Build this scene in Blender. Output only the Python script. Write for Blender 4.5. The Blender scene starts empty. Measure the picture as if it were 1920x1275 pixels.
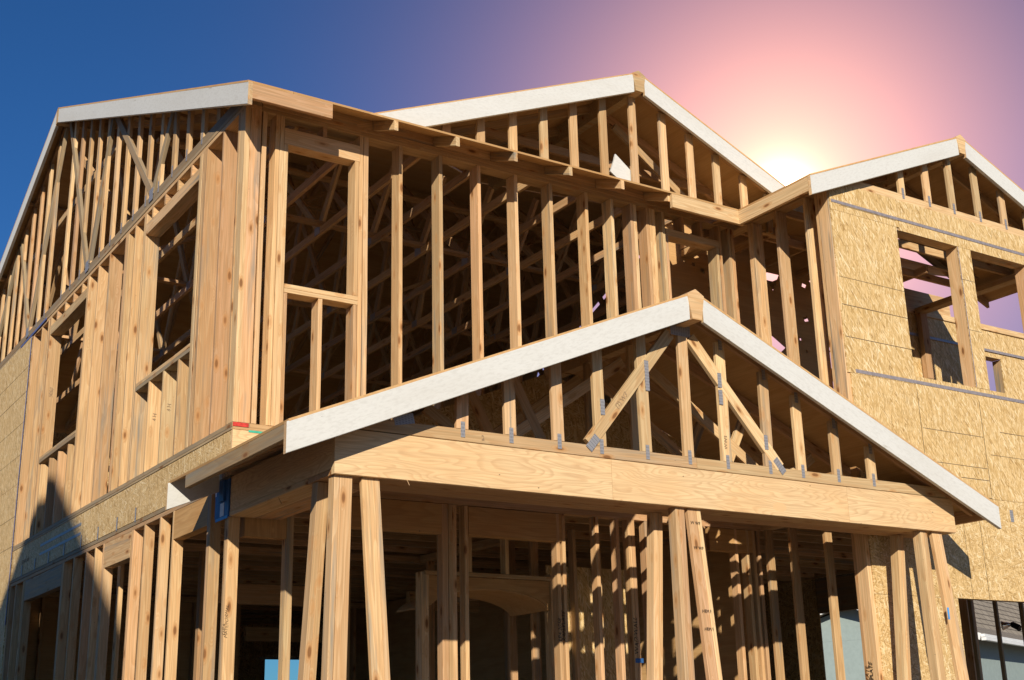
import bpy, bmesh, math, random
from mathutils import Vector, Matrix
from mathutils.geometry import delaunay_2d_cdt
random.seed(7)
S = bpy.context.scene
COL = S.collection
R = math.radians
V = Vector

# ------------------------------------------------------------------ node helpers
class NT:
    def __init__(self, nt): self.nt = nt; self.n = nt.nodes; self.l = nt.links
    def new(self, t, **kw):
        x = self.n.new(t)
        for k, v in kw.items(): setattr(x, k, v)
        return x
    def inp(self, sock, v):
        if isinstance(v, bpy.types.NodeSocket): self.l.new(v, sock)
        elif v is not None: sock.default_value = v
    def math(self, op, a, b=None, c=None, clamp=False):
        x = self.new('ShaderNodeMath', operation=op, use_clamp=clamp)
        self.inp(x.inputs[0], a)
        if b is not None: self.inp(x.inputs[1], b)
        if c is not None: self.inp(x.inputs[2], c)
        return x.outputs[0]
    def vmath(self, op, a, b=None):
        x = self.new('ShaderNodeVectorMath', operation=op)
        self.inp(x.inputs[0], a)
        if b is not None: self.inp(x.inputs[1], b)
        return x.outputs['Value'] if op in ('DOT_PRODUCT', 'LENGTH') else x.outputs[0]
    def noise(self, vec, scale=1.0, detail=3.0, rough=.55, dist=0.0):
        x = self.new('ShaderNodeTexNoise'); self.l.new(vec, x.inputs['Vector'])
        x.inputs['Scale'].default_value = scale; x.inputs['Detail'].default_value = detail
        x.inputs['Roughness'].default_value = rough; x.inputs['Distortion'].default_value = dist
        return x.outputs['Fac']
    def vor(self, vec, scale=1.0, feature='F1'):
        x = self.new('ShaderNodeTexVoronoi', feature=feature); self.l.new(vec, x.inputs['Vector'])
        x.inputs['Scale'].default_value = scale
        return x
    def ramp(self, fac, *stops, interp='LINEAR'):
        x = self.new('ShaderNodeValToRGB'); self.l.new(fac, x.inputs[0])
        cr = x.color_ramp; cr.interpolation = interp
        while len(cr.elements) < len(stops): cr.elements.new(.5)
        for e, (p, c) in zip(cr.elements, stops):
            e.position = p; e.color = (c, c, c, 1) if not hasattr(c, '__len__') else (*c, 1)
        return x.outputs[0]
    def mix(self, fac, a, b, blend='MIX'):
        x = self.new('ShaderNodeMix', data_type='RGBA', blend_type=blend)
        self.inp(x.inputs[0], fac)
        for s, v in ((x.inputs[6], a), (x.inputs[7], b)):
            if isinstance(v, bpy.types.NodeSocket): self.l.new(v, s)
            else: s.default_value = (*v, 1)
        return x.outputs[2]
    def scale(self, vec, s, rot=None):
        x = self.new('ShaderNodeMapping'); self.l.new(vec, x.inputs['Vector'])
        x.inputs['Scale'].default_value = s
        if rot: x.inputs['Rotation'].default_value = rot
        return x.outputs[0]

def base_mat(name, rough=.7, spec=.25):
    m = bpy.data.materials.new(name); m.use_nodes = True
    nt = NT(m.node_tree); b = nt.n['Principled BSDF']
    b.inputs['Roughness'].default_value = rough
    b.inputs['Specular IOR Level'].default_value = spec
    return m, nt, b

def obj_coord(nt, rnd=True):
    tc = nt.new('ShaderNodeTexCoord').outputs['Object']
    oi = nt.new('ShaderNodeObjectInfo').outputs['Random']
    if rnd:
        cx = nt.new('ShaderNodeCombineXYZ')
        for i, k in enumerate((97.0, 53.0, 31.0)): nt.l.new(nt.math('MULTIPLY', oi, k), cx.inputs[i])
        tc = nt.vmath('ADD', tc, cx.outputs[0])
    return tc, oi

def bump(nt, b, h, strength=.3, dist=.003):
    x = nt.new('ShaderNodeBump'); x.inputs['Strength'].default_value = strength; x.inputs['Distance'].default_value = dist
    nt.l.new(h, x.inputs['Height']); nt.l.new(x.outputs[0], b.inputs['Normal'])

def wood_mat(name, c_light, c_mid, c_pink, dark=(.20, .09, .035), knots=True, stain=.75, weather=0.0):
    m, nt, b = base_mat(name, .68, .22)
    tc, oi = obj_coord(nt)
    kv = nt.vor(nt.scale(tc, (3.4, 9.5, 9.5)), 1.0)
    kd = kv.outputs['Distance']
    swirl = nt.ramp(kd, (0.0, 1.0), (.30, 0.0))
    warp = nt.new('ShaderNodeVectorMath', operation='SCALE'); nt.l.new(nt.new('ShaderNodeTexCoord').outputs['Object'], warp.inputs[0])
    # growth rings as contours of a slow noise stretched along the board
    slow = nt.noise(nt.scale(tc, (.55, 7, 7)), 1.0, 2.0, .5)
    slow2 = nt.math('ADD', slow, nt.math('MULTIPLY', swirl, .22))
    ring = nt.math('FRACT', nt.math('MULTIPLY', slow2, 13.0))
    ring = nt.ramp(ring, (0.0, 0.0), (.72, .85), (.9, 1.0), (1.0, 0.0))
    fine = nt.noise(nt.scale(tc, (1.6, 95, 95)), 1.0, 3.0, .65)
    tone = nt.noise(nt.scale(tc, (.8, 3, 3)), 1.0, 2.0, .5)
    c = nt.mix(nt.ramp(oi, (0.0, 0.0), (.30, .05), (.38, .9), (.62, 1.0), (.7, .1), (.85, .35), (.9, 1.0)), c_light, c_pink)
    c = nt.mix(nt.ramp(tone, (.35, 0.0), (.7, .7)), c, c_mid)
    c = nt.mix(nt.math('MULTIPLY', ring, .5), c, tuple(x * y for x, y in zip(c_mid, (.86, .68, .55))))
    c = nt.mix(nt.ramp(fine, (.38, .42), (.58, 0.0)), c, tuple(x * .55 for x in c_mid))
    br = nt.math('MULTIPLY_ADD', nt.math('FRACT', nt.math('MULTIPLY', oi, 17.3)), .40, .74)
    bc = nt.new('ShaderNodeCombineXYZ')
    for i in range(3): nt.l.new(br, bc.inputs[i])
    c = nt.mix(1.0, c, bc.outputs[0], 'MULTIPLY')
    if stain:
        st = nt.noise(nt.scale(tc, (.9, 16, 16)), 1.0, 4.0, .6)
        pick = nt.ramp(nt.math('FRACT', nt.math('MULTIPLY', oi, 7.7)), (.52, 0.0), (.75, 1.0))
        c = nt.mix(nt.math('MULTIPLY', nt.math('MULTIPLY', nt.ramp(st, (.52, 0.0), (.68, 1.0)), pick), stain), c, (.22, .215, .19))
    if weather:
        w = nt.noise(nt.scale(tc, (1.2, 22, 22)), 1.0, 4.0, .6)
        c = nt.mix(nt.math('MULTIPLY', nt.ramp(w, (.35, 0.0), (.65, 1.0)), weather), c, (.26, .23, .18))
    if knots:
        sc = nt.new('ShaderNodeSeparateColor'); nt.l.new(kv.outputs['Color'], sc.inputs[0])
        keep = nt.ramp(sc.outputs[0], (.12, 0.0), (.16, 1.0))
        halo = nt.math('MULTIPLY', nt.ramp(kd, (.09, .9), (.30, 0.0)), keep)
        core = nt.math('MULTIPLY', nt.ramp(kd, (.09, 1.0), (.16, 0.0)), keep)
        c = nt.mix(halo, c, tuple(x * y for x, y in zip(c_mid, (.78, .58, .42))))
        c = nt.mix(nt.math('MULTIPLY', core, .85), c, dark)
    nd = nt.vor(nt.scale(tc, (5, 14, 14)), 1.0).outputs['Distance']
    c = nt.mix(nt.ramp(nd, (.022, .8), (.034, 0.0)), c, (.05, .035, .03))
    nt.l.new(c, b.inputs['Base Color'])
    bump(nt, b, nt.math('ADD', nt.math('MULTIPLY', fine, .6), nt.math('MULTIPLY', ring, .3)), .35, .002)
    return m

def plywood_mat(name, c1, c2, freq=38.0):
    m, nt, b = base_mat(name, .7, .2)
    tc, oi = obj_coord(nt)
    a = nt.noise(nt.scale(tc, (.62, 3.6, 3.9)), 1.0, 2.5, .5, .25)
    f = nt.math('FRACT', nt.math('MULTIPLY', a, freq))
    line = nt.ramp(f, (0.0, .05), (.45, .18), (.80, .95), (.90, .8), (1.0, .02))
    fine = nt.noise(nt.scale(tc, (3.0, 90, 90)), 1.0, 3.0, .6)
    tone = nt.noise(tc, 1.7, 2.0)
    c = nt.mix(nt.math('MULTIPLY', line, .75), c1, c2)
    c = nt.mix(nt.ramp(tone, (.4, 0.0), (.65, .4)), c, tuple(x * y for x, y in zip(c1, (.92, .76, .62))))
    c = nt.mix(nt.ramp(fine, (.4, .3), (.6, 0.0)), c, tuple(x * .7 for x in c2))
    # football patches let into the veneer
    pv = nt.vor(nt.scale(tc, (1.15, 2.3, 2.3)), 1.0)
    patch = nt.ramp(pv.outputs['Distance'], (.085, 1.0), (.090, 0.0))
    psc = nt.new('ShaderNodeSeparateColor'); nt.l.new(pv.outputs['Color'], psc.inputs[0])
    pcol = nt.mix(nt.ramp(psc.outputs[1], (.55, 0.0), (.6, 1.0)), tuple(x * y for x, y in zip(c1, (.97, .80, .72))), tuple(min(1, x * 1.14) for x in c1))
    c = nt.mix(nt.math('MULTIPLY', patch, .75), c, pcol)
    nd = nt.vor(nt.scale(tc, (5.5, 9, 9)), 1.0).outputs['Distance']
    c = nt.mix(nt.ramp(nd, (.03, .8), (.045, 0.0)), c, (.06, .035, .02))
    nt.l.new(c, b.inputs['Base Color'])
    bump(nt, b, fine, .2, .001)
    return m

def osb_mat(name, major=0.0, spread=.35, golden=1.0, seed=0.0):
    """strands lie in the local XY plane mostly along the angle `major`"""
    m, nt, b = base_mat(name, .62, .3)
    tc, oi = obj_coord(nt)
    tc = nt.vmath('ADD', tc, (seed, seed * 2, 0))
    cols = []; hs = []
    for i, (an, sx, sy) in enumerate(((major, 15, 120), (major + spread, 12, 95), (major - spread, 13, 105), (major + 2.1 * spread + .3, 16, 85))):
        mp = nt.scale(nt.scale(tc, (1, 1, 1), (0, 0, -an)), (sx, sy, 5))
        wob = nt.noise(mp, .8, 1.0)
        mp = nt.vmath('ADD', mp, wob)
        v = nt.vor(mp, 1.0)
        sc = nt.new('ShaderNodeSeparateColor'); nt.l.new(v.outputs['Color'], sc.inputs[0])
        cols.append(sc)
    g = golden
    ramp = lambda f: nt.ramp(f, (0.0, (.38, .23, .085)), (.12, (.54 * g, .35 * g, .135)), (.5, (.70, .48, .22)), (.82, (.79, .58, .30)), (1.0, (.88, .72, .46)))
    c = ramp(cols[0].outputs[0])
    h = cols[0].outputs[1]
    for i, s in enumerate(cols[1:]):
        k = nt.ramp(s.outputs[2], (.50 + .06 * i, 0.0), (.54 + .06 * i, 1.0))
        c = nt.mix(k, c, ramp(s.outputs[0]))
        mm = nt.new('ShaderNodeMix'); nt.l.new(k, mm.inputs[0]); nt.l.new(h, mm.inputs[2]); nt.l.new(s.outputs[1], mm.inputs[3]); h = mm.outputs[0]
    fib = nt.noise(nt.scale(nt.scale(tc, (1, 1, 1), (0, 0, -major)), (8, 160, 8)), 1.0, 2.0)
    c = nt.mix(nt.ramp(fib, (.42, .22), (.6, 0.0)), c, (.30, .19, .08))
    nt.l.new(c, b.inputs['Base Color'])
    bump(nt, b, h, .55, .004)
    return m

def plain_mat(name, col, rough=.6, metal=0.0, var=.12, scale=6.0, stretch=(1, 1, 1)):
    m, nt, b = base_mat(name, rough, .3)
    b.inputs['Metallic'].default_value = metal
    tc, oi = obj_coord(nt)
    n = nt.noise(nt.scale(tc, stretch), scale, 4.0)
    c = nt.mix(nt.ramp(n, (.3, 0.0), (.7, 1.0)), tuple(x * (1 - var) for x in col), tuple(min(1, x * (1 + var)) for x in col))
    nt.l.new(c, b.inputs['Base Color'])
    return m

def primed_mat():
    m, nt, b = base_mat('white_primer', .6, .25)
    tc, oi = obj_coord(nt)
    f = nt.noise(nt.scale(tc, (22, 75, 75)), 1.0, 4.0, .7)
    l = nt.noise(nt.scale(tc, (.9, 4, 4)), 1.0, 3.0)
    c = nt.mix(nt.ramp(f, (.36, .42), (.54, 0.0)), (.66, .66, .645), (.50, .49, .47))
    c = nt.mix(nt.ramp(l, (.46, 0.0), (.7, .35)), c, (.55, .53, .49))
    sm = nt.vor(nt.scale(tc, (1.6, 5, 5)), 1.0).outputs['Distance']
    sm2 = nt.noise(nt.scale(tc, (4, 26, 26)), 1.0, 3.0)
    c = nt.mix(nt.math('MULTIPLY', nt.ramp(sm, (.07, .6), (.12, 0.0)), nt.ramp(sm2, (.45, 0.0), (.55, 1.0))), c, (.38, .34, .28))
    nd = nt.vor(nt.scale(tc, (2.5, 11, 11)), 1.0).outputs['Distance']
    c = nt.mix(nt.ramp(nd, (.018, .9), (.03, 0.0)), c, (.12, .10, .09))
    nt.l.new(c, b.inputs['Base Color'])
    bump(nt, b, f, .35, .0015)
    return m

def plate_mat():
    """galvanised truss plate: rows of punched slots"""
    m, nt, b = base_mat('galvanised_plate', .45, .5)
    b.inputs['Metallic'].default_value = .3
    tc, oi = obj_coord(nt, False)
    sp = nt.new('ShaderNodeSeparateXYZ'); nt.l.new(tc, sp.inputs[0])
    gx = nt.math('FRACT', nt.math('MULTIPLY', sp.outputs[0], 42.0))
    gy = nt.math('FRACT', nt.math('MULTIPLY_ADD', sp.outputs[1], 85.0, nt.math('MULTIPLY', nt.math('FLOOR', nt.math('MULTIPLY', sp.outputs[0], 42.0)), .5)))
    k = nt.math('MULTIPLY', nt.math('LESS_THAN', nt.math('ABSOLUTE', nt.math('SUBTRACT', gx, .5)), .33), nt.math('LESS_THAN', nt.math('ABSOLUTE', nt.math('SUBTRACT', gy, .5)), .22))
    c = nt.mix(k, (.38, .37, .39), (.20, .19, .20))
    nt.l.new(c, b.inputs['Base Color'])
    return m

M = {}
M['fir'] = wood_mat('fir_lumber', (.75, .52, .28), (.61, .39, .19), (.71, .435, .255))
M['fir2'] = wood_mat('fir_lumber_pale', (.81, .61, .35), (.68, .46, .235), (.76, .52, .31), stain=.85)
M['old'] = wood_mat('weathered_lumber', (.50, .38, .22), (.42, .30, .165), (.47, .32, .18), weather=.55)
M['lvl'] = plywood_mat('beam_veneer', (.80, .585, .335), (.60, .38, .205))
M['ply'] = plywood_mat('plywood', (.58, .35, .15), (.47, .26, .10), 9.0)
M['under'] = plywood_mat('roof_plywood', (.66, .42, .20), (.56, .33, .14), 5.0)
M['osb_v'] = osb_mat('strand_board_upright', R(90), .16)
M['osb_h'] = osb_mat('strand_board_lying', R(12), .6, .95, 3.0)
M['subfloor'] = plain_mat('darkened_subfloor_board', (.20, .13, .07), .9, 0, .3, 5)  # colour darkened so less sun bounces up onto the trusses
M['deck'] = osb_mat('roof_deck_board', R(0), .5, .85, 8.0)
M['white'] = primed_mat()
M['plate'] = plate_mat()
M['strap'] = plain_mat('galvanised_strap', (.46, .40, .40), .45, .5, .2, 30)
M['blue'] = plain_mat('blue_coated_steel', (.035, .12, .33), .45, 0, .25, 14)
M['bluel'] = plain_mat('blue_film', (.05, .30, .75), .4, 0, .1, 14)
M['bluegray'] = plain_mat('blue_chalk_line', (.10, .13, .32), .6, 0, .2, 30)
M['red'] = plain_mat('red_marking_paint', (.55, .05, .04), .7, 0, .3, 30)
M['teal'] = plain_mat('green_marking_paint', (.05, .40, .29), .7, 0, .3, 30)
M['seam'] = plain_mat('dark_panel_gap', (.06, .04, .025), .9, 0, .2, 30)
M['seamb'] = plain_mat('printed_fastener_line', (.20, .14, .08), .9, 0, .3, 30)
M['ink'] = plain_mat('black_marker', (.02, .017, .015), .7, 0, .1, 30)
M['pencil'] = plain_mat('carpenter_pencil', (.32, .22, .14), .8, 0, .2, 30)
M['label'] = plain_mat('white_sticker', (.75, .76, .80), .4, 0, .05, 30)
M['concrete'] = plain_mat('darkened_concrete', (.16, .13, .10), .9, 0, .15, 3)  # slab colour darkened to keep the ground floor interior dim
M['dirt'] = plain_mat('bare_dirt', (.20, .135, .085), .95, 0, .3, .7)
M['stucco'] = plain_mat('grey_green_stucco', (.30, .37, .37), .9, 0, .06, 9)
M['stucco2'] = plain_mat('tan_stucco', (.42, .35, .26), .9, 0, .06, 9)
M['gutter'] = plain_mat('white_gutter_paint', (.80, .80, .80), .4, 0, .04, 3)
M['chrome'] = plain_mat('chrome', (.85, .85, .88), .15, 1.0, .05, 5)
M['black'] = plain_mat('black_plastic', (.02, .02, .022), .4, 0, .1, 5)
M['glassy'] = plain_mat('dark_glass', (.03, .04, .05), .08, 0, .1, 1)

def shingle_mat():
    m, nt, b = base_mat('shingle_roof', .9, .1)
    tc, oi = obj_coord(nt, False)
    br = nt.new('ShaderNodeTexBrick'); nt.l.new(tc, br.inputs['Vector'])
    br.inputs['Scale'].default_value = 1.0
    br.inputs['Brick Width'].default_value = .9; br.inputs['Row Height'].default_value = .32
    br.inputs['Mortar Size'].default_value = .035
    br.inputs['Color1'].default_value = (.36, .31, .25, 1); br.inputs['Color2'].default_value = (.29, .25, .20, 1); br.inputs['Mortar'].default_value = (.10, .085, .07, 1)
    n = nt.noise(tc, 14, 3)
    nt.l.new(nt.mix(nt.ramp(n, (.35, .35), (.65, 0.0)), br.outputs[0], (.20, .17, .14)), b.inputs['Base Color'])
    return m
M['shingle'] = shingle_mat()

# ------------------------------------------------------------------ object helpers
def link(name, me, parent=None, mw=None, mat=None):
    o = bpy.data.objects.new(name, me); COL.objects.link(o)
    if mat: me.materials.append(mat)
    if parent: o.parent = parent
    if mw is not None: o.matrix_local = mw
    return o
def tag(o, label=None, cat=None, group=None, kind=None):
    if label: o['label'] = label
    if cat: o['category'] = cat
    if group: o['group'] = group
    if kind: o['kind'] = kind
    return o
def empty(name, parent=None, loc=(0, 0, 0), label=None, cat=None):
    o = bpy.data.objects.new(name, None); COL.objects.link(o); o.location = loc
    o.empty_display_size = .2
    if parent: o.parent = parent
    return tag(o, label, cat)

def member(name, parent, p0, p1, w, h, mat='fir', up=(0, 0, 1), plumb0=False, plumb1=False, bow=None, ch=.0025, roll=0.0, label=None, plumbdir=(0, 0, 1)):
    """a sawn board from p0 to p1 (centre line); h measured towards `up`, w across it; local X runs along the grain"""
    p0 = V(p0); p1 = V(p1); d = p1 - p0; L = d.length
    X = d.normalized(); Z = V(up); Z = (Z - X * Z.dot(X)).normalized(); Y = Z.cross(X)
    if roll:
        q = Matrix.Rotation(roll, 3, X); Y = q @ Y; Z = q @ Z
    rot = Matrix((X, Y, Z)).transposed().to_4x4(); rot.translation = p0
    ns = max(1, min(7, int(L / .45)))
    if bow is None: bow = .0035 if L > 1.4 else .001
    ay, az = random.uniform(-bow, bow), random.uniform(-bow, bow); ph = random.uniform(.6, 1.6)
    jy, jz = random.uniform(-.0007, .0007), random.uniform(-.0007, .0007)
    hw, hh = w / 2 + jy, h / 2 + jz; c = min(ch, hw * .4, hh * .4)
    sec = [(-hw + c, -hh), (hw - c, -hh), (hw, -hh + c), (hw, hh - c), (hw - c, hh), (-hw + c, hh), (-hw, hh - c), (-hw, -hh + c)]
    pv = V(plumbdir); kz = 0.0
    if abs(pv.dot(Z)) > 1e-4: kz = pv.dot(X) / pv.dot(Z)
    vs = []; fs = []
    for i in range(ns + 1):
        t = i / ns; off = math.sin(math.pi * t * ph) ** 2
        oy, oz = (ay * off, az * off) if 0 < i < ns else (0, 0)
        k = kz if ((i == 0 and plumb0) or (i == ns and plumb1)) else 0.0
        for (y, z) in sec: vs.append((t * L + z * k, y + oy, z + oz))
    for i in range(ns):
        for j in range(8):
            a = i * 8 + j; b2 = i * 8 + (j + 1) % 8
            fs.append((a, b2, b2 + 8, a + 8))
    fs.append(tuple(reversed(range(8)))); fs.append(tuple(range(ns * 8, ns * 8 + 8)))
    me = bpy.data.meshes.new(name); me.from_pydata(vs, [], fs); me.update()
    if parent: rot = parent.matrix_world.inverted() @ rot if False else rot
    o = link(name, me, parent, rot, M[mat])
    if label: o['label'] = label
    return o

def box(name, parent, x0, x1, y0, y1, z0, z1, mat='fir', **kw):
    """axis-aligned board with its grain along the longest side"""
    dx, dy, dz = x1 - x0, y1 - y0, z1 - z0
    cx, cy, cz = (x0 + x1) / 2, (y0 + y1) / 2, (z0 + z1) / 2
    if dz >= dx and dz >= dy: return member(name, parent, (cx, cy, z0), (cx, cy, z1), dy, dx, mat, up=(1, 0, 0), **kw)
    if dx >= dy: return member(name, parent, (x0, cy, cz), (x1, cy, cz), dy, dz, mat, **kw)
    return member(name, parent, (cx, y0, cz), (cx, y1, cz), dx, dz, mat, **kw)

def sheet(name, parent, origin, ux, uy, polys, thick, mat, holes=()):
    """flat panel: outline polygon (u,v) in the plane origin+u*ux+v*uy, with holes, thickened along -normal"""
    ux = V(ux).normalized(); uy = V(uy); uy = (uy - ux * uy.dot(ux)).normalized(); n = ux.cross(uy)
    pts = []; edges = []
    def addp(poly):
        s = len(pts); pts.extend(V((p[0], p[1])) for p in poly); k = len(poly)
        edges.extend((s + i, s + (i + 1) % k) for i in range(k))
    addp(polys)
    for h in holes: addp(h)
    def inside(p, poly):
        r = False; j = len(poly) - 1
        for i in range(len(poly)):
            if (poly[i][1] > p[1]) != (poly[j][1] > p[1]) and p[0] < (poly[j][0] - poly[i][0]) * (p[1] - poly[i][1]) / (poly[j][1] - poly[i][1]) + poly[i][0]: r = not r
            j = i
        return r
    vo, _, fo, *_r = delaunay_2d_cdt(pts, edges, [], 0, 1e-6)
    bm = bmesh.new(); bv = [bm.verts.new((v.x, v.y, 0)) for v in vo]
    for f in fo:
        c = sum((vo[i] for i in f), V((0, 0))) / len(f)
        if inside(c, polys) and not any(inside(c, h) for h in holes):
            bm.faces.new([bv[i] for i in f])
    for v in [v for v in bm.verts if not v.link_faces]: bm.verts.remove(v)
    bmesh.ops.recalc_face_normals(bm, faces=bm.faces)
    if bm.faces and next(iter(bm.faces)).normal.z < 0: bmesh.ops.reverse_faces(bm, faces=bm.faces)
    r = bmesh.ops.extrude_face_region(bm, geom=list(bm.faces))
    for v in [g for g in r['geom'] if isinstance(g, bmesh.types.BMVert)]: v.co.z -= thick
    bmesh.ops.recalc_face_normals(bm, faces=bm.faces)
    me = bpy.data.meshes.new(name); bm.to_mesh(me); bm.free()
    mw = Matrix((ux, uy, n)).transposed().to_4x4(); mw.translation = V(origin)
    return link(name, me, parent, mw, M[mat])

def prism(name, parent, poly, axis, a0, a1, mat):
    """solid with an outline in the plane across `axis` ('X' -> (y,z), 'Y' -> (x,z), 'Z' -> (x,y)) from a0 to a1"""
    def P(u, v, a): return {'X': (a, u, v), 'Y': (u, a, v), 'Z': (u, v, a)}[axis]
    k = len(poly)
    vs = [P(u, v, a0) for u, v in poly] + [P(u, v, a1) for u, v in poly]
    fs = [tuple(range(k)), tuple(range(k, 2 * k))] + [(i, (i + 1) % k, (i + 1) % k + k, i + k) for i in range(k)]
    me = bpy.data.meshes.new(name); me.from_pydata(vs, [], fs)
    bm = bmesh.new(); bm.from_mesh(me); bmesh.ops.recalc_face_normals(bm, faces=bm.faces); bm.to_mesh(me); bm.free()
    return link(name, me, parent, None, M[mat])

def writing(parent, text, origin, ux, uy, size, mat='ink', shear=.25, name='marker_writing'):
    cu = bpy.data.curves.new('t', 'FONT'); cu.body = text; cu.size = size; cu.extrude = .0004; cu.shear = shear; cu.space_line = .8
    cu.offset = -.0003
    o = bpy.data.objects.new('t', cu)
    me = bpy.data.meshes.new_from_object(o); bpy.data.objects.remove(o)
    me.name = name
    for v in me.vertices:
        v.co.x += .004 * math.sin(v.co.y * 90 + v.co.x * 31); v.co.y += .05 * size * math.sin(v.co.x * 47)
    ux = V(ux).normalized(); uy = V(uy).normalized(); n = ux.cross(uy)
    mw = Matrix((ux, uy, n)).transposed().to_4x4(); mw.translation = V(origin) + n * .0016
    me.materials.clear()
    return link(name, me, parent, mw, M[mat])

PLATE_N = 0
def nail_plate(parent, c, n, along, l, w, name='nail_plate'):
    n = V(n).normalized(); X = V(along).normalized(); Y = n.cross(X)
    mw = Matrix((X, Y, n)).transposed().to_4x4(); mw.translation = V(c) + n * .0012
    hl, hw = l / 2, w / 2
    vs = [(-hl, -hw, -.001), (hl, -hw, -.001), (hl, hw, -.001), (-hl, hw, -.001), (-hl, -hw, .0006), (hl, -hw, .0006), (hl, hw, .0006), (-hl, hw, .0006)]
    fs = [(0, 3, 2, 1), (4, 5, 6, 7), (0, 1, 5, 4), (1, 2, 6, 5), (2, 3, 7, 6), (3, 0, 4, 7)]
    me = bpy.data.meshes.new(name); me.from_pydata(vs, [], fs)
    return link(name, me, parent, mw, M['plate'])

P = 5 / 12                     # every roof rises 5 in 12
T = .038                       # board thickness
# ================================================================== THE HOUSE
H = empty('framed_house', None, (0, 0, 0), 'unfinished two-storey timber house of bare studs and trusses with a gabled front porch', 'house')

# ---------------------------------------------------------------- lower left wall (X = 0), 2x4
A = empty('lower_side_wall', H); tag(A, 'ground floor side wall of bare studs with three open windows')
D1 = .089
def lw_stud(y, z0=.19, z1=2.85, n=1, mat='fir'):
    for i in range(n): box('stud', A, 0, D1, y + i * T, y + (i + 1) * T - .0015, z0, z1, mat)
box('sole_plate', A, 0, D1, 0, 7.3, .15, .188)
box('top_plate', A, 0, D1, .0, 7.3, 2.85, 2.888, 'fir'); box('top_plate', A, -.003, D1, .0, 7.3, 2.89, 2.928, 'old')
lw_stud(0, n=2); lw_stud(.385, n=2); lw_stud(1.255, n=1); lw_stud(1.6, n=1, mat='fir2'); lw_stud(2.03); lw_stud(2.36, n=2)
lw_stud(3.255, z1=2.61, mat='fir2'); lw_stud(3.295); lw_stud(3.575); lw_stud(3.90); lw_stud(4.36); lw_stud(4.77, n=2)
lw_stud(6.49, n=1); lw_stud(6.55); lw_stud(6.93); lw_stud(7.22, n=2)
for (a, b2, mt) in ((.425, 1.29, 'ply'), (2.45, 3.29, 'fir'), (4.855, 6.48, 'old')):
    box('header', A, .001, D1 - .001, a, b2, 2.61, 2.848, mt)
box('jack_stud', A, 0, D1, 2.8, 2.838, .19, 1.15)
writing(A, 'MATE/FORMAL', (.03, -.001, 1.72), (0, 0, 1), (-1, 0, 0), .036)
writing(A, 'CUT 6', (.008, -.001, 1.74), (0, 0, 1), (-1, 0, 0), .03)
writing(A, 'LIVING RM/PLATE', (.03, 2.359, .95), (0, 0, 1), (-1, 0, 0), .05)

# ---------------------------------------------------------------- floor band on the left
B = empty('side_floor_band', H)
def osb_panel(name, parent, axis, const, u0, u1, z0, z1, mat='osb_v', holes=(), thick=.0115):
    """wall panel: axis 'X' faces -X (u is Y); axis 'Y' faces -Y (u is X)"""
    if axis == 'X':   # normal -X : ux = -Y , uy = Z
        return sheet(name, parent, (const - thick, 0, 0), (0, -1, 0), (0, 0, 1), [(-u1, z0), (-u0, z0), (-u0, z1), (-u1, z1)], thick, mat,
                     [[(-x, z) for x, z in h] for h in holes])
    return sheet(name, parent, (0, const - thick, 0), (1, 0, 0), (0, 0, 1), [(u0, z0), (u1, z0), (u1, z1), (u0, z1)], thick, mat, holes)
for (a, b2) in ((0.012, .70), (.704, 3.12), (3.124, 5.55), (5.554, 7.28)):
    osb_panel('rim_board', B, 'X', .012, a, b2, 2.931, 3.283, 'osb_h')
box('blocking', B, .02, .06, 0, 7.28, 2.93, 3.28, 'ply')
box('subfloor_edge', B, -.006, .1, 0, 7.28, 3.284, 3.306, 'old')
for y, z in ((6.70, 2.982), (6.07, 2.985), (5.45, 2.984), (4.80, 2.987), (4.14, 2.984), (3.53, 2.981), (2.90, 2.981), (2.33, 2.982)):
    nail_plate(B, (-.005, y, z), (-1, 0, 0), (0, 0, 1), .13, .032, 'framing_clip')
for z in (3.172, 3.073): nail_plate(B, (-.001, 5.04, z), (-1, 0, 0), (0, 1, 0), 1.7, .03, 'tie_strap')
writing(B, 'SUPER-LAM', (0.0, 6.75, 3.06), (0, -1, 0), (0, 0, 1), .07, 'pencil', 0, 'stamped_print')

# ---------------------------------------------------------------- upper left wall (X = 0), 2x6
U = empty('upper_side_wall', H); tag(U, 'upper floor side wall of closely spaced studs with two tall windows')
D2 = .14
Z0, Z1 = 3.348, 6.03
box('sole_plate', U, -.002, D2, 0, 7.28, 3.308, 3.346, 'old')
box('top_plate', U, 0, D2, 0, 7.28, 6.03, 6.068, 'fir'); box('top_plate', U, -.003, D2, 0, 7.28, 6.07, 6.108, 'old')
box('top_plate', U, 0, D2, 7.285, 12.76, 6.03, 6.105, 'old')
def us(y, n=1, z0=Z0, z1=Z1, mat='fir', nm='stud'):
    for i in range(n): box(nm, U, 0, D2, y + i * (T + .0005), y + (i + 1) * T - .0012, z0, z1, mat)
box('corner_post', U, .0, .045, .002, .112, Z0, Z1, 'fir2')
box('corner_post', U, .047, .142, .0, .038, Z0, Z1, 'fir')
us(.118, 1); us(.488, 1); us(.90, 1); us(.94, 2, mat='fir'); us(1.02, 2, mat='fir2')
for y in (1.36, 1.766, 2.173): us(y, 1, Z0, 4.20, nm='cripple_stud', mat='fir' if y != 1.766 else 'fir2')
us(2.61, 2, mat='fir2'); us(2.95); us(3.20, 3); us(3.85); us(4.27); us(4.655, 2)
for y in (4.99, 5.40, 5.80, 6.2): us(y, 1, Z0, 4.17, nm='cripple_stud')
us(6.335, 2); us(6.45); us(6.78); us(7.205, 2)
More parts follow.
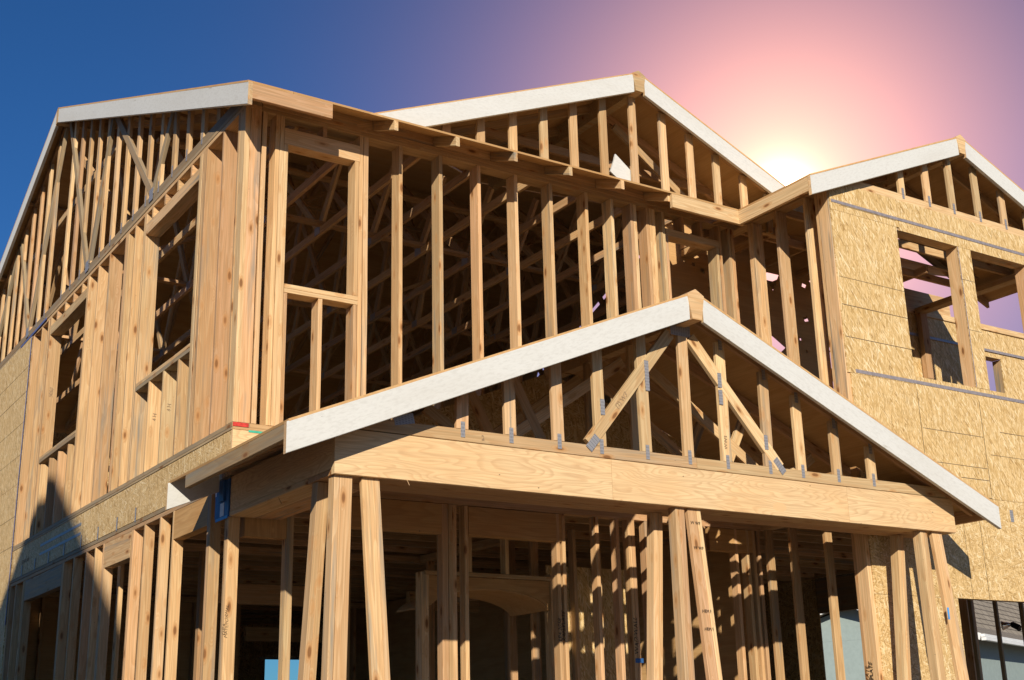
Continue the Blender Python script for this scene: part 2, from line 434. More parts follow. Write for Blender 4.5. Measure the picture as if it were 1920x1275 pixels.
for a, b2 in ((1.095, 2.608), (4.735, 6.333)):
    box('header', U, .0005, D2 - .001, a, b2, 5.80, 5.918, 'fir2')
    for k in range(4): box('cripple_stud', U, .001, D2 - .002, a + .2 + .37 * k, a + .238 + .37 * k, 5.92, 6.029, 'fir')
    box('window_sill', U, .0, D2 - .001, a, b2, 4.20, 4.238, 'old'); box('window_sill', U, .0, D2 - .001, a, b2, 4.24, 4.278, 'fir2')
us(1.005 + .09 - .038, 1, 4.28, 5.80); 
us(8.2, 1); us(9.4, 1); us(10.6, 1); us(11.8, 1); us(12.6, 2)
writing(U, '5050', (.09, 6.334, 5.02), (0, 0, 1), (-1, 0, 0), .06, 'pencil')
for k in (1, 2):
    writing(U, '4 H', (.08, 1.359 + .406 * k, 3.82), (0, 0, 1), (-1, 0, 0), .05, 'pencil')
for o_, y0, y1, z0, z1 in (('a', 7.292, 8.5, .3, 2.72), ('b', 7.292, 8.5, 2.724, 4.13), ('c', 7.292, 8.5, 4.134, 6.06), ('d', 8.504, 10.6, .3, 6.06), ('e', 10.604, 12.76, .3, 6.06)):
    osb_panel('sheathing_panel', U, 'X', 0, y0, y1, z0, z1, 'osb_v')
for z in (3.35, 3.72, 4.50, 4.92, 5.32, 5.66):
    member('fastener_line', U, (-.0125, 7.295, z), (-.0125, 9.4, z), .002, .004, 'seamb', bow=0)
member('corner_strap', U, (-.014, 7.286, 2.4), (-.014, 7.286, 6.045), .004, .022, 'bluegray', up=(0, 1, 0), bow=0)
member('plate_strap', U, (-.014, 6.55, 6.075), (-.014, 7.9, 6.06), .003, .03, 'bluegray', bow=0)

# ---------------------------------------------------------------- big gable on the left
G = empty('side_gable_truss', H); tag(G, 'large gable end truss on the left with closely spaced uprights')
RX, RZ = 6.38, 8.876           # ridge (Y, Z) of the main roof
def roofz(y): return RZ - P * abs(y - RX)          # top of the deck
DK = .016
box('bottom_chord', G, 0, T, .0, 12.76, 6.11, 6.197, 'old')
cs = math.cos(math.atan(P))
def chord(parent, name, pa, pb, depth, w, mat, drop, axis='Y', const=0.0):
    """sloped board hung `drop` below the roof line between (u,z) points"""
    (u0, z0), (u1, z1) = pa, pb
    d = (depth / 2 + drop) / cs
    q = (lambda u, z: (const, u, z)) if axis == 'Y' else (lambda u, z: (u, const, z))
    return member(name, parent, q(u0, z0 - d), q(u1, z1 - d), w, depth, mat, plumb0=True, plumb1=True)
for s in (-1, 1):
    ye = RX + s * 6.6
    chord(G, 'top_chord', (ye, roofz(ye)), (RX, RZ), .089, T, 'fir', DK, const=T / 2)
k = 0; y = .712
while y < 12.3:
    if not (6.30 < y < 6.42):
        zt = min(roofz(y - .02), roofz(y - .07)) - .115
        if zt - 6.2 > .08:
            box('upright', G, .001, T - .001, y - .0889, y, 6.198, zt, random.choice(('fir2', 'fir2', 'fir', 'fir')))
            if zt > 6.5 and y < 8:
                nail_plate(G, (0, y - .045, 6.20), (-1, 0, 0), (0, 0, 1), .12, .03)
                nail_plate(G, (0, y - .045, zt - .01), (-1, 0, 0), (0, 0, 1), .11, .03)
    y += .4064
for (a, b2) in (((1.93, 6.93), (2.47, 6.21)), ((4.12, 7.83), (2.50, 6.21)), ((4.16, 7.83), (4.74, 6.21)), ((6.25, 8.66), (4.86, 6.21)),
               ((6.45, 8.66), (7.60, 6.21)), ((8.62, 7.83), (7.66, 6.21)), ((8.70, 7.80), (10.0, 6.21)), ((10.8, 6.93), (10.2, 6.21))):
    member('web', G, (T / 2 - .006, *a), (T / 2 - .006, *b2), T, .089, 'old', up=(0, 1, 0))
for c in ((2.5, 6.19), (4.8, 6.19), (7.63, 6.19)):
    nail_plate(G, (-.006, c[0], c[1]), (-1, 0, 0), (0, 0, 1), .13, .12)
member('brace', G, (.10, 3.9, 7.50), (.10, 8.6, 7.42), T, .089, 'fir2')
member('brace', G, (.14, 4.6, 7.0), (.14, 6.2, 8.2), T, .089, 'fir')

# ---------------------------------------------------------------- main roof
RF = empty('main_roof', H); tag(RF, 'main roof deck seen from below along the left and front eaves')
EY, EX = -.40, -.14
XR = 9.57
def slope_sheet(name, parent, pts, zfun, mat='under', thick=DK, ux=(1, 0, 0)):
    """deck panel from plan points lying on the plane z = zfun(x, y)"""
    o = V((pts[0][0], pts[0][1], zfun(*pts[0])))
    px = V((1, 0, zfun(1, 0) - zfun(0, 0))); py = V((0, 1, zfun(0, 1) - zfun(0, 0)))
    a = (px if ux[0] else py).normalized(); n = px.cross(py).normalized(); b2 = n.cross(a)
    poly = [((V((x, y, zfun(x, y))) - o).dot(a), (V((x, y, zfun(x, y))) - o).dot(b2)) for x, y in pts]
    return sheet(name, parent, o, a, b2, poly, thick, mat)
MGX, MGZ, MGY = 4.13, 7.46, -.14      # middle gable ridge (X, Z) and its rake plane
zf = lambda x, y: RZ - P * (RX - y)
zb = lambda x, y: RZ - P * (y - RX)
yv = RX - (RZ - MGZ) / P              # where the middle ridge meets the main slope
xl = MGX - (MGZ - (RZ - P * (RX - 0))) / P; xr = 2 * MGX - xl
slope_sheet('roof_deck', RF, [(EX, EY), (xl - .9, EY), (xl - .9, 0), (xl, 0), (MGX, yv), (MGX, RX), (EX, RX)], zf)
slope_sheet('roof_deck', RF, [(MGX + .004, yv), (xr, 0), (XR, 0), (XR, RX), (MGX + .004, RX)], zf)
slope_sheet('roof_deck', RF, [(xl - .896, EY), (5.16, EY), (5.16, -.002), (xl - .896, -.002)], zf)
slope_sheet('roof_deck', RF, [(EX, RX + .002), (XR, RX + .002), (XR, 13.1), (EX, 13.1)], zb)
# front fascia pieces, rafter tails, frieze
ef = zf(0, EY)
tails = [.585 + .6096 * i for i in range(8)]
box('fascia_board', RF, EX + .002, .60, EY - .0, EY + .038, ef - DK - .135, ef - DK - .002, 'fir')
box('fascia_board', RF, 4.245, 5.19, EY + .001, EY + .038, ef - DK - .145, ef - DK - .002, 'fir2')
for x in tails:
    if x > 5: continue
    chord(RF, 'rafter_tail', (EY + (.04 if (x < .62 or x > 4.2) else .0), zf(0, EY + (.04 if (x < .62 or x > 4.2) else 0))), (.6, zf(0, .6)), .082, T, 'fir2', DK + .001, const=x)
for a, b2 in zip([.05] + tails[:-1], tails):
    if b2 < 5.3: box('blocking', RF, a + .022, b2 - .022, .0, .036, 6.11, 6.205, 'fir')
# white rake boards of the big left gable
rk = .184
def rake(parent, plane_axis, const, thick, pa, pb, mat='white', drop=.012, depth=rk, name='rake_board'):
    (u0, z0), (u1, z1) = pa, pb
    d = (depth / 2 + drop) / cs
    q = (lambda u, z: (const, u, z)) if plane_axis == 'X' else (lambda u, z: (u, const, z))
    o = member(name, parent, q(u0, z0 - d), q(u1, z1 - d), thick, depth, mat, plumb0=True, plumb1=True, bow=.002)
    o.data.materials.append(M['fir2'])
    for p in o.data.polygons:
        if len(p.vertices) > 4: p.material_index = 1
    return o
rake(RF, 'X', EX + .02, .038, (EY, roofz(EY)), (RX - .055, RZ - .055 * P))
rake(RF, 'X', EX + .02, .038, (13.1, roofz(13.1)), (RX + .055, RZ - .055 * P))
member('ridge_board', RF, (EX + .0, RX, RZ - .125), (3.4, RX, RZ - .125), .10, .20, 'fir2')
for y in (.5, 1.9, 3.3, 4.7, 8.0, 9.5, 11.0):
    d = (.07 + .018) / cs
    member('lookout', RF, (EX + .042, y, roofz(y) - d * .55), (.60, y, roofz(y) - d * .55), .089, T, 'fir')

# ---------------------------------------------------------------- main roof trusses inside
def main_truss(x, ys=None, front=True):
    t = empty('roof_truss', H)
    box('bottom_chord', t, x - T / 2, x + T / 2, .0, 12.7, 6.111, 6.199, 'fir')
    if front: chord(t, 'top_chord', (.14, roofz(.14)), (RX, RZ), .089, T, 'fir', DK + .002, const=x)
    chord(t, 'top_chord', (12.7, roofz(12.7)), (RX, RZ), .089, T, 'fir', DK + .002, const=x)
    for (a, b2) in (((1.93, 6.86), (2.47, 6.2)), ((4.12, 7.76), (2.50, 6.2)), ((4.16, 7.76), (4.74, 6.2)), ((6.30, 8.60), (4.86, 6.2)),
                   ((6.45, 8.60), (7.60, 6.2)), ((8.62, 7.76), (7.66, 6.2)), ((8.70, 7.74), (10.0, 6.2))):
        member('web', t, (x, *a), (x, *b2), T, .089, 'fir', up=(0, 1, 0))
    for c in (2.5, 4.8, 7.63): nail_plate(t, (x - T / 2, c, 6.17), (-1, 0, 0), (0, 1, 0), .13, .085)
for i in range(1, 15):
    x = .585 + .6096 * (i - 1)
    if x < 9.3: main_truss(x, front=(x < 1.5))
IB = empty('ceiling_bracing', H)
for y, z in ((2.4, 6.22), (4.9, 6.22), (7.7, 6.22), (3.1, 7.1), (5.6, 7.9)):
    member('brace', IB, (.2, y, z), (9.4, y + .1, z), .089, T, 'fir')
member('brace', IB, (.6, 4.2, 6.3), (3.1, 4.25, 7.7), .089, T, 'fir')
member('brace', IB, (3.6, 4.2, 6.3), (6.3, 4.25, 7.7), .089, T, 'fir')

# ---------------------------------------------------------------- front wall upstairs (Y = 0)
F = empty('upper_front_wall', H); tag(F, 'upper front wall of bare studs with two tall window openings')
box('sole_plate', F, .142, 5.45, 0, D2, 3.308, 3.346, 'fir')
box('top_plate', F, .142, 5.45, 0, D2, 6.03, 6.068); box('top_plate', F, .145, 5.45, -.003, D2, 6.07, 6.108, 'fir')
def fs_(x, w=T, z0=Z0, z1=Z1, mat='fir', nm='stud'): return box(nm, F, x, x + w - .0015, 0, D2, z0, z1, mat, roll=random.uniform(-.012, .012))
fs_(.152, .042, mat='fir2'); fs_(.272, .038); fs_(.311, .038, mat='fir2'); fs_(.350, .037, z1=5.775, mat='fir2')
fs_(.388, .03, z1=4.462, mat='fir', nm='cripple_stud'); fs_(.692, .038, z1=4.462, mat='fir2', nm='cripple_stud'); fs_(1.008, .036, z1=4.462, nm='cripple_stud')
box('window_sill', F, .388, 1.046, -.001, D2 - .002, 4.465, 4.501, 'fir2'); box('window_sill', F, .388, 1.046, -.001, D2 - .002, 4.503, 4.540, 'fir2')
box('header', F, .35, 1.048, .0, .135, 5.778, 5.930, 'fir2'); box('cripple_stud', F, .70, .738, .002, D2 - .002, 5.932, 6.029)
fs_(1.008, .038, z0=4.542, z1=5.776); fs_(1.050, .038); fs_(1.091, .045, mat='fir2')
for x in (1.436, 1.842, 2.249, 2.655, 3.055, 3.475): fs_(x, .038, mat=random.choice(('fir2', 'fir')))
fs_(3.785, .042, mat='fir2')
fs_(4.035, .038); fs_(4.075, .038, mat='fir2'); fs_(4.235, .038); fs_(4.276, .036); fs_(4.313, .036, mat='fir2')
fs_(4.44, .038, mat='fir2'); fs_(4.482, .03, z1=5.78)
fs_(5.155, .036, z1=5.78, mat='fir2'); fs_(5.198, .036); fs_(5.33, .04, mat='fir2'); fs_(5.375, .04)
box('header', F, 4.484, 5.195, .0, .135, 5.782, 5.86, 'fir2')
for x in (4.7, 4.95): box('cripple_stud', F, x, x + .036, .002, D2 - .002, 5.862, 6.029)
box('window_sill', F, 4.51, 5.15, 0, D2, 4.465, 4.54, 'fir2')
box('paint_mark', F, .002, .128, -.006, .0, 3.312, 3.343, 'red'); box('paint_mark', F, .126, .30, -.016, -.0125, 3.272, 3.288, 'teal')
writing(F, '2x6\nC 33', (4.323, -.001, 4.40), (1, 0, 0), (0, 0, 1), .05, 'pencil', 0)
# floor edge on the front
FB = empty('front_floor_band', H)
sheet('rim_board', FB, (0, -.012, 0), (1, 0, 0), (0, 0, 1), [(.0, 2.931), (5.43, 2.931), (5.43, 3.283), (.0, 3.283)], .03, 'lvl')
box('subfloor_edge', FB, .0, 5.45, -.014, .14, 3.285, 3.306, 'fir')
# sheathing of the wall inside the porch attic
sheet('attic_backing', FB, (0, -.016, 0), (1, 0, 0), (0, 0, 1), [(.35, 3.31), (5.43, 3.31), (5.43, 3.35), (3.0, 4.12), (2.95, 4.12), (1.0, 3.32)], .010, 'osb_h')

# ---------------------------------------------------------------- wing side wall (X = 5.45)
W = empty('wing_side_wall', H)
WX, WY = 5.45, -1.3
for y, m_ in ((-.21, 'fir2'), (-.25, 'fir'), (-.60, 'fir2'), (-1.0, 'fir2')):
    box('stud', W, WX, WX + D2, y, y + T, Z0, Z1, m_)
box('corner_post', W, WX - .004, WX + .046, WY + .002, WY + .14, Z0 - .04, Z1, 'fir2'); box('corner_post', W, WX + .048, WX + D2, WY + .002, WY + .04, Z0, Z1, 'fir2')
box('stud', W, WX, WX + D2, -1.155, -1.12, Z0, Z1, 'fir')
box('sole_plate', W, WX, WX + D2, WY, 0, 3.308, 3.346); box('top_plate', W, WX, WX + D2, WY, 1.0, 6.03, 6.105)
for y in (-.08, -.40, -.84, -1.18):
    box('stud', W, WX, WX + D1, y, y + T, .19, 2.85, 'fir')
box('top_plate', W, WX, WX + D1, WY, 0, 2.852, 2.928); box('rim_board', W, WX, WX + .04, WY, -.02, 2.93, 3.305, 'ply')
box('corner_post', W, WX, WX + .05, WY + .001, WY + .13, .15, 2.85, 'fir2')
writing(W, '24x PLATE\nRAM/PLATE', (WX - .001, WY + .105, 1.25), (0, 0, 1), (0, 1, 0), .055)

# ---------------------------------------------------------------- wing front wall (Y = -1.3)
WF = empty('wing_front_wall', H); tag(WF, 'right hand wing wall clad in strand board with two square window openings')
X0, X1, X2, X3, X4 = 6.392, 7.325, 7.535, 8.47, 9.57
Y = WY
def wp(u0, u1, z0, z1, mat='osb_v', holes=()): return osb_panel('sheathing_panel', WF, 'Y', Y, u0, u1, z0, z1, mat, holes)
wp(5.492, X0, 3.10, 4.10 + .045); wp(X0 + .003, X1, 3.10, 4.232); wp(X1 + .003, X3, 3.10, 4.232); wp(X3 + .003, 9.57, 3.10, 5.80)
wp(5.455, X0 - .0, 4.148, 5.79); wp(X1, X2, 4.236, 5.76)
wp(5.455, 6.44, 5.793, 6.10); wp(6.443, 9.57, 5.763, 6.10)
wp(5.50, 6.78, 2.115, 2.935, 'osb_h'); wp(6.783, 7.10, 2.115, 3.097, 'osb_h'); wp(7.103, 9.57, 2.115, 3.097, 'osb_h'); wp(5.50, 6.78, 2.938, 3.097, 'osb_h')
wp(5.50, 5.76, .2, 2.112, 'osb_h'); wp(5.762, 6.62, .2, 2.112, 'osb_h')
for (xa, xb, za, zb_) in ((6.392, 7.33, 3.105, 3.105), (6.40, 6.40, 3.1, 4.1), (7.33, 7.33, 3.12, 4.09), (6.84, 6.84, 2.12, 2.92), (7.085, 7.085, 2.12, 3.09)):
    box('panel_gap', WF, xa - .002, xb + .002, Y - .0135, Y - .0105, za - .002, zb_ + .002, 'seam')
member('split', WF, (6.62, Y - .0132, 3.42), (6.74, Y - .0132, 3.20), .002, .004, 'seamb', up=(1, 0, 0), bow=0)
for z, xa, xb in ((5.10, 5.47, X0), (4.82, 5.47, X0), (4.50, 5.47, X0), (3.72, 6.42, 7.32), (3.40, 6.42, 7.32), (3.28, 6.9, 7.32), (3.8, 7.6, 8.4), (3.55, 7.4, 9.3), (5.40, 7.33, 7.53), (4.85, 7.33, 7.53), (5.9, 6.5, 9.5), (5.86, 5.6, 6.4)):
    box('fastener_line', WF, xa, xb, Y - .0130, Y - .0112, z - .003, z + .003, 'seamb')
box('coil_strap', WF, 5.56, 9.5, Y - .0155, Y - .0118, 4.155, 4.190, 'strap'); box('coil_strap', WF, 5.47, 9.5, Y - .0155, Y - .0118, 5.868, 5.900, 'strap')
member('edge_line', WF, (7.327, Y - .0135, 4.24), (7.327, Y - .0135, 5.76), .006, .002, 'bluegray', up=(0, 1, 0), bow=0)
for x in (6.70, 7.16, 7.6, 8.1, 8.6): nail_plate(WF, (x, Y - .0118, 2.95), (0, -1, 0), (0, 0, 1), .12, .05, 'framing_clip')
# framing behind
for xa in (5.50, 5.88, 6.28, 6.352): box('stud', WF, xa, xa + T, Y + .001, Y + D2, Z0, Z1)
for xa in (7.33, 7.50): box('stud', WF, xa, xa + T - .003, Y + .001, Y + D2, 4.2, Z1)
box('mullion_post', WF, 7.19 + .138, 7.535, Y + .004, Y + .142, 4.235, 5.76, 'fir2')
for xa in (X3 + .002, 8.9, 9.3): box('stud', WF, xa, xa + T, Y + .001, Y + D2, Z0, Z1)
box('header', WF, 5.5, 9.57, Y + .001, Y + D2, 5.765, 5.90, 'fir'); box('window_sill', WF, 6.39, 8.47, Y + .001, Y + D2, 4.19, 4.228, 'fir2')
box('top_plate', WF, 5.6, 9.57, Y + .001, Y + D2, 6.03, 6.10); box('sole_plate', WF, 5.6, 9.57, Y + .001, Y + D2, 3.308, 3.346)
box('opening_header', WF, 5.6, 9.57, Y + .001, Y + .09, 2.116, 2.45, 'old')
box('rim_board', WF, 5.6, 9.57, Y + .001, Y + .04, 2.93, 3.3, 'ply')

# wing gable truss + roof
WG = empty('wing_gable', H); tag(WG, 'small right hand gable with short uprights under white rake boards')
WRX, WRZ, WRY = 7.51, 7.044, -1.40
wz = lambda x: WRZ - P * abs(x - WRX)
XE0, XE1 = WRX - 2.39, WRX + 2.39
box('bottom_chord', WG, 5.7, 9.35, WY - .004, WY + T - .004, 6.103, 6.19, 'fir2')
for s, xe in ((-1, XE0 + .03), (1, XE1 - .03)):
    chord(WG, 'top_chord', (xe, wz(xe)), (WRX, WRZ), .089, T, 'fir', DK, axis='X', const=WY + T / 2 - .003)
for x in (6.525, 6.932, 7.325, 7.755, 8.19, 8.60):
    zt = min(wz(x), wz(x + .1)) - .115
    box('upright', WG, x, x + .089, WY - .002, WY + T - .006, 6.192, zt, 'fir2')
    nail_plate(WG, (x + .045, WY - .004, 6.20), (0, -1, 0), (0, 0, 1), .12, .032)
wl = lambda x, y: WRZ - P * (WRX - x); wr = lambda x, y: WRZ - P * (x - WRX)
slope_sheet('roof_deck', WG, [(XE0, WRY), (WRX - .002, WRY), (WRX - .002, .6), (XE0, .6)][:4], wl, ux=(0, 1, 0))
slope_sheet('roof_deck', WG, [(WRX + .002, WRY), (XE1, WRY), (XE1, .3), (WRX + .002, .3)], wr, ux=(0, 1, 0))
d = .0
rake(WG, 'Y', WRY + .02, .038, (XE0, wz(XE0)), (WRX - .06, WRZ - .06 * P)); rake(WG, 'Y', WRY + .02, .038, (XE1, wz(XE1)), (WRX + .06, WRZ - .06 * P))
def ridge_block(parent, x, z, y0, y1, w=.062, h=.215, lift=.018):
    return prism('ridge_block', parent, [(x - w, z - w * P + lift * .3), (x, z + lift), (x + w, z - w * P + lift * .3), (x + w * .55, z - h), (x - w * .55, z - h)], 'Y', y0, y1, 'fir2')
ridge_block(WG, WRX, WRZ, WRY - .004, 0.6, .075, .21)
ee = wz(XE0)
box('fascia_board', WG, XE0, XE0 + .038, WRY + .045, EY + .0, ee - DK - .145, ee - DK - .002, 'fir2')
for y in (-1.0, -.4, .2):
    for s, xe in ((-1, XE0 + .04), (1, XE1 - .04)):
        chord(WG, 'rafter', (xe, wz(xe)), (WRX, WRZ), .089, T, 'fir', DK + .001, axis='X', const=y)
    if y > -.9: box('ceiling_joist', WG, 5.6, 9.5, y - T / 2, y + T / 2, 6.111, 6.20, 'fir')

# ---------------------------------------------------------------- middle gable
MG = empty('middle_gable', H); tag(MG, 'tall middle gable with open uprights between white rake boards')
mz = lambda x: MGZ - P * abs(x - MGX)
ML, MR = .72, 6.30
chord(MG, 'top_chord', (ML + .3, mz(ML + .3)), (MGX, MGZ), .089, T, 'fir', DK, axis='X', const=T / 2)
chord(MG, 'top_chord', (MR, mz(MR)), (MGX, MGZ), .089, T, 'fir', DK, axis='X', const=T / 2)
for x, m_ in ((1.50, 'fir'), (1.885, 'fir'), (2.258, 'fir'), (2.62, 'fir'), (2.98, 'fir2'), (3.34, 'fir'), (3.71, 'fir'), (4.095, 'fir2'), (4.49, 'fir2'), (4.85, 'fir2'), (5.21, 'fir2'), (5.585, 'fir2'), (5.93, 'fir2')):
    zt = min(mz(x), mz(x + .09)) - .112
    if zt > 6.2: box('upright', MG, x, x + .086, .001, T - .002, 6.112, zt, m_)
box('bottom_plate', MG, 1.2, 6.3, .0405, .12, 6.11, 6.148, 'fir')
ml = lambda x, y: MGZ - P * (MGX - x); mr = lambda x, y: MGZ - P * (x - MGX)
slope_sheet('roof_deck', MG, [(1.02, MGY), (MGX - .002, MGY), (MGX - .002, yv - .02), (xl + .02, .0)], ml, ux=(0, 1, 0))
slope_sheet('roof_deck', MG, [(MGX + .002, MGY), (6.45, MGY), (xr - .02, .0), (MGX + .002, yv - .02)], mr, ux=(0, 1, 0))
_q = zf(0, MGY) + .004; _dt = .012 / cs; _db = (.012 + rk) / cs
_xa = MGX - (MGZ - _dt - _q) / P; _xb = MGX - (MGZ - _db - _q) / P
prism('rake_board', MG, [(_xa, _q), (_xb, _q), (MGX - .07, mz(MGX - .07) - _db), (MGX - .07, mz(MGX - .07) - _dt)], 'Y', MGY, MGY + .038, 'white')
rake(MG, 'Y', MGY + .02, .038, (6.42, mz(6.42)), (MGX + .07, MGZ - .07 * P))
ridge_block(MG, MGX, MGZ, MGY - .004, yv - .3, .085, .22)
for y in (.62, 1.23, 1.84):
    hw = (yv - y)
    for s in (-1, 1):
        chord(MG, 'rafter', (MGX + s * (hw - .3), mz(MGX + s * (hw - .3))), (MGX, MGZ), .089, T, 'fir', DK + .001, axis='X', const=y)
box('collar_tie', MG, 2.6, 5.7, .60, .64, 6.72, 6.81, 'fir'); box('collar_tie', MG, 3.1, 5.2, 1.21, 1.25, 6.9, 6.99, 'fir')
member('brace', MG, (2.2, .25, 6.2), (4.05, 1.5, 7.15), T, .089, 'fir', up=(0, 0, 1)); member('brace', MG, (4.2, .4, 7.1), (5.6, .5, 6.25), T, .089, 'fir', up=(0, 0, 1))
tag(prism('board_offcut', None, [(3.905, 6.50), (3.925, 6.57), (4.11, 6.43), (4.12, 6.26), (3.99, 6.27), (3.85, 6.36)], 'Y', .05, .07, 'white'), 'white primed board offcut leaning between two uprights of the middle gable', 'board')
writing(MG, 'NORTH', (4.62, -.0003, mz(4.62) - .095), (1, 0, -P), (P, 0, 1), .06, 'pencil', 0)

# ---------------------------------------------------------------- porch
PB = empty('porch_beam', H); tag(PB, 'wide plywood faced porch beam with swirling veneer grain')
PY, PX0, PX1 = -1.836, 0.0, 6.034
BZ0, BZ1 = 2.650, 2.912
for a, b2 in ((.0, 2.219), (2.222, 4.685), (4.688, 6.034)):
    box('beam_face', PB, a, b2, PY, PY + .045, BZ0 - .038, BZ1, 'lvl', bow=0)
box('beam_face', PB, .05, 6.03, PY + .37, PY + .415, BZ0, BZ1, 'lvl', bow=0)
box('bottom_plate', PB, .003, 3.3, PY + .046, PY + .22, BZ0 - .038, BZ0 - .002, 'fir'); box('bottom_plate', PB, 3.303, 6.03, PY + .046, PY + .22, BZ0 - .038, BZ0 - .002, 'fir')
box('bottom_plate', PB, .003, 6.03, PY + .222, PY + .415, BZ0 - .038, BZ0 - .002, 'fir')
box('side_beam', PB, .001, .045, PY + .047, -.02, BZ0, BZ1, 'lvl', bow=0); box('side_beam', PB, .37, .415, PY + .42, -.02, BZ0, BZ1, 'lvl', bow=0)
box('bottom_plate', PB, -.001, .2, PY + .42, -.02, BZ0 - .038, BZ0 - .001, 'fir2'); box('bottom_plate', PB, .202, .415, PY + .42, -.02, BZ0 - .038, BZ0 - .001, 'fir')
box('side_beam', PB, 5.989, 6.033, PY + .047, WY - .02, BZ0, BZ1, 'lvl', bow=0)
for x in (.605, 1.085, 1.617, 2.096, 2.62):
    nail_plate(PB, (x, PY + .412, 2.640), (0, 0, -1), (1, 0, 0), .07, .05, 'framing_clip'); nail_plate(PB, (x, PY + .416, 2.66), (0, 1, 0), (0, 0, 1), .08, .05, 'framing_clip')
for (x, s_, m_) in ((2.18, 'seam', .002), (4.65, 'seam', .002)):
    pass
member('splinter', PB, (.52, PY - .002, 2.615), (.53, PY - .02, 2.575), .004, .002, 'fir2'); member('splinter', PB, (-.002, -.95, 2.60), (-.02, -1.05, 2.54), .004, .003, 'fir2')

def porch_post(name, xa, flare, kind, xf):
    """tapered porch column frame: three visible corner studs leaning outward to the foot"""
    t = empty('porch_column', H); tag(t, name)
    zt, zb_ = 2.61, .16; h = zt - zb_; f = .043 * h
    def leg(x0, x1, y0, y1, lx, ly, mat):
        cx, cy = (x0 + x1) / 2, (y0 + y1) / 2
        member('corner_stud', t, (cx + lx, cy + ly, zb_), (cx, cy, zt), y1 - y0, x1 - x0, mat, up=(1, 0, 0), bow=.004)
    x = xa; q0 = PY + .038
    if kind == 0:
        leg(x, x + .0375, q0, q0 + .089, -f * .9, -f, 'fir2'); leg(x + .0385, x + .127, q0 + .0005, q0 + .0385, -f * .9, -f, 'fir')
    else:
        leg(x, x + .036, q0, q0 + .089, -f * .9, -f, 'fir2'); leg(x + .037, x + .089, q0 + .0008, q0 + .0885, -f * .9, -f, 'fir')
    x2 = xf
    leg(x2, x2 + .0885, q0 + .0005, q0 + .0385, f * 1.1, -f, 'fir'); leg(x2 + .0895, x2 + .128, q0, q0 + .089, f * 1.1, -f, 'fir2')
    leg(x + .0, x + .042, PY + .29, PY + .379, -f * .9, f, 'fir2'); leg(x + .0435, x + .085, PY + .29, PY + .378, -f * .9, f, 'fir')
    return t
porch_post('leftmost porch column of flared studs', .020, 0, 0, .212)
c2 = porch_post('middle porch column of flared studs', 2.838, 0, 1, 2.958)
c3 = porch_post('rightmost porch column of flared studs', 5.60, 0, 1, 5.752)
writing(c2, '2 & BTR', (2.88, PY + .03, 2.35), (1, 0, 0), (0, 0, 1), .018, 'ink', 0, 'grade_stamp')
for z in (2.49, 2.30, 1.83, 1.70): writing(c2, 'W WP' if z > 2 else 'HEM F', (2.965 + (2.61 - z) * .047, PY + .034 - (2.61 - z) * .043, z), (1, 0, 0), (0, 0, 1), .035, 'ink', 0, 'grade_stamp')
for z in (2.36, 2.16, 1.96, 1.76, 1.56): member('pencil_tick', c3, (5.605 - (2.61 - z) * .04, PY + .12 - (2.61 - z) * .043, z), (5.600 - (2.61 - z) * .04, PY + .038 - (2.61 - z) * .043, z), .003, .002, 'ink', bow=0)
box('blue_chalk', c3, 5.735, 5.75, PY - .045, PY - .035, 1.85, 1.95, 'bluel')
# porch gable truss
PT = empty('porch_gable', H); tag(PT, 'porch gable truss with metal plates and crossing webs below white rake boards')
PRX, PRZ = 2.97, 4.285
PRY = -2.04
pz = lambda x: PRZ - P * abs(x - PRX)
PE0, PE1 = -.42, 6.40
box('bottom_chord', PT, .10, 3.05, PY, PY + T, 2.918, 3.004, 'fir2'); box('bottom_chord', PT, 3.053, 5.95, PY, PY + T, 2.916, 3.004, 'fir2')
for s, xe in ((-1, PE0 + .10), (1, PE1 - .10)):
    chord(PT, 'top_chord', (xe, pz(xe)), (PRX, PRZ), .089, T, 'fir', DK, axis='X', const=PY + T / 2)
for x, m_ in ((.905, 'fir'), (1.30, 'fir2'), (1.712, 'fir2'), (2.09, 'fir2'), (2.52, 'fir2'), (2.935, 'fir2'), (3.325, 'fir2'), (3.78, 'fir2'), (4.145, 'fir2'), (4.56, 'fir2'), (4.985, 'fir2')):
    zt = min(pz(x), pz(x + .1)) - .112
    tilt = random.uniform(-.012, .012)
    member('upright', PT, (x + .05, PY + T / 2, 3.005), (x + .05 + tilt, PY + T / 2, zt), T - .003, .095, m_, up=(1, 0, 0))
    nail_plate(PT, (x + .05, PY, 3.0), (0, -1, 0), (0, 0, 1), .11, .034); nail_plate(PT, (x + .05 + tilt, PY, zt - .02), (0, -1, 0), (0, 0, 1), .09, .036)
member('web', PT, (2.03, PY + T / 2 - .004, 3.01), (2.86, PY + T / 2 - .004, 3.98), T, .098, 'fir2', up=(1, 0, 0))
member('web', PT, (3.94, PY + T / 2 - .004, 3.01), (3.07, PY + T / 2 - .004, 3.98), T, .098, 'fir2', up=(1, 0, 0))
nail_plate(PT, (2.06, PY - .004, 3.02), (0, -1, 0), (.65, 0, .76), .13, .065); nail_plate(PT, (3.93, PY - .004, 3.02), (0, -1, 0), (-.65, 0, .76), .14, .06)
for x, z in ((2.16, 3.30), (2.60, 3.66), (2.60, 3.54), (3.345, 3.66), (3.345, 3.52), (3.80, 3.20)): nail_plate(PT, (x, PY - .005, z), (0, -1, 0), (0, 0, 1), .12, .04)
nail_plate(PT, (2.97, PY, 4.02), (0, -1, 0), (1, 0, 0), .2, .09); nail_plate(PT, (.50, PY, 3.02), (0, -1, 0), (1, 0, .2), .15, .07)
dw = V((.65, 0, .76)).normalized(); up_ = V((-.76, 0, .65)).normalized()
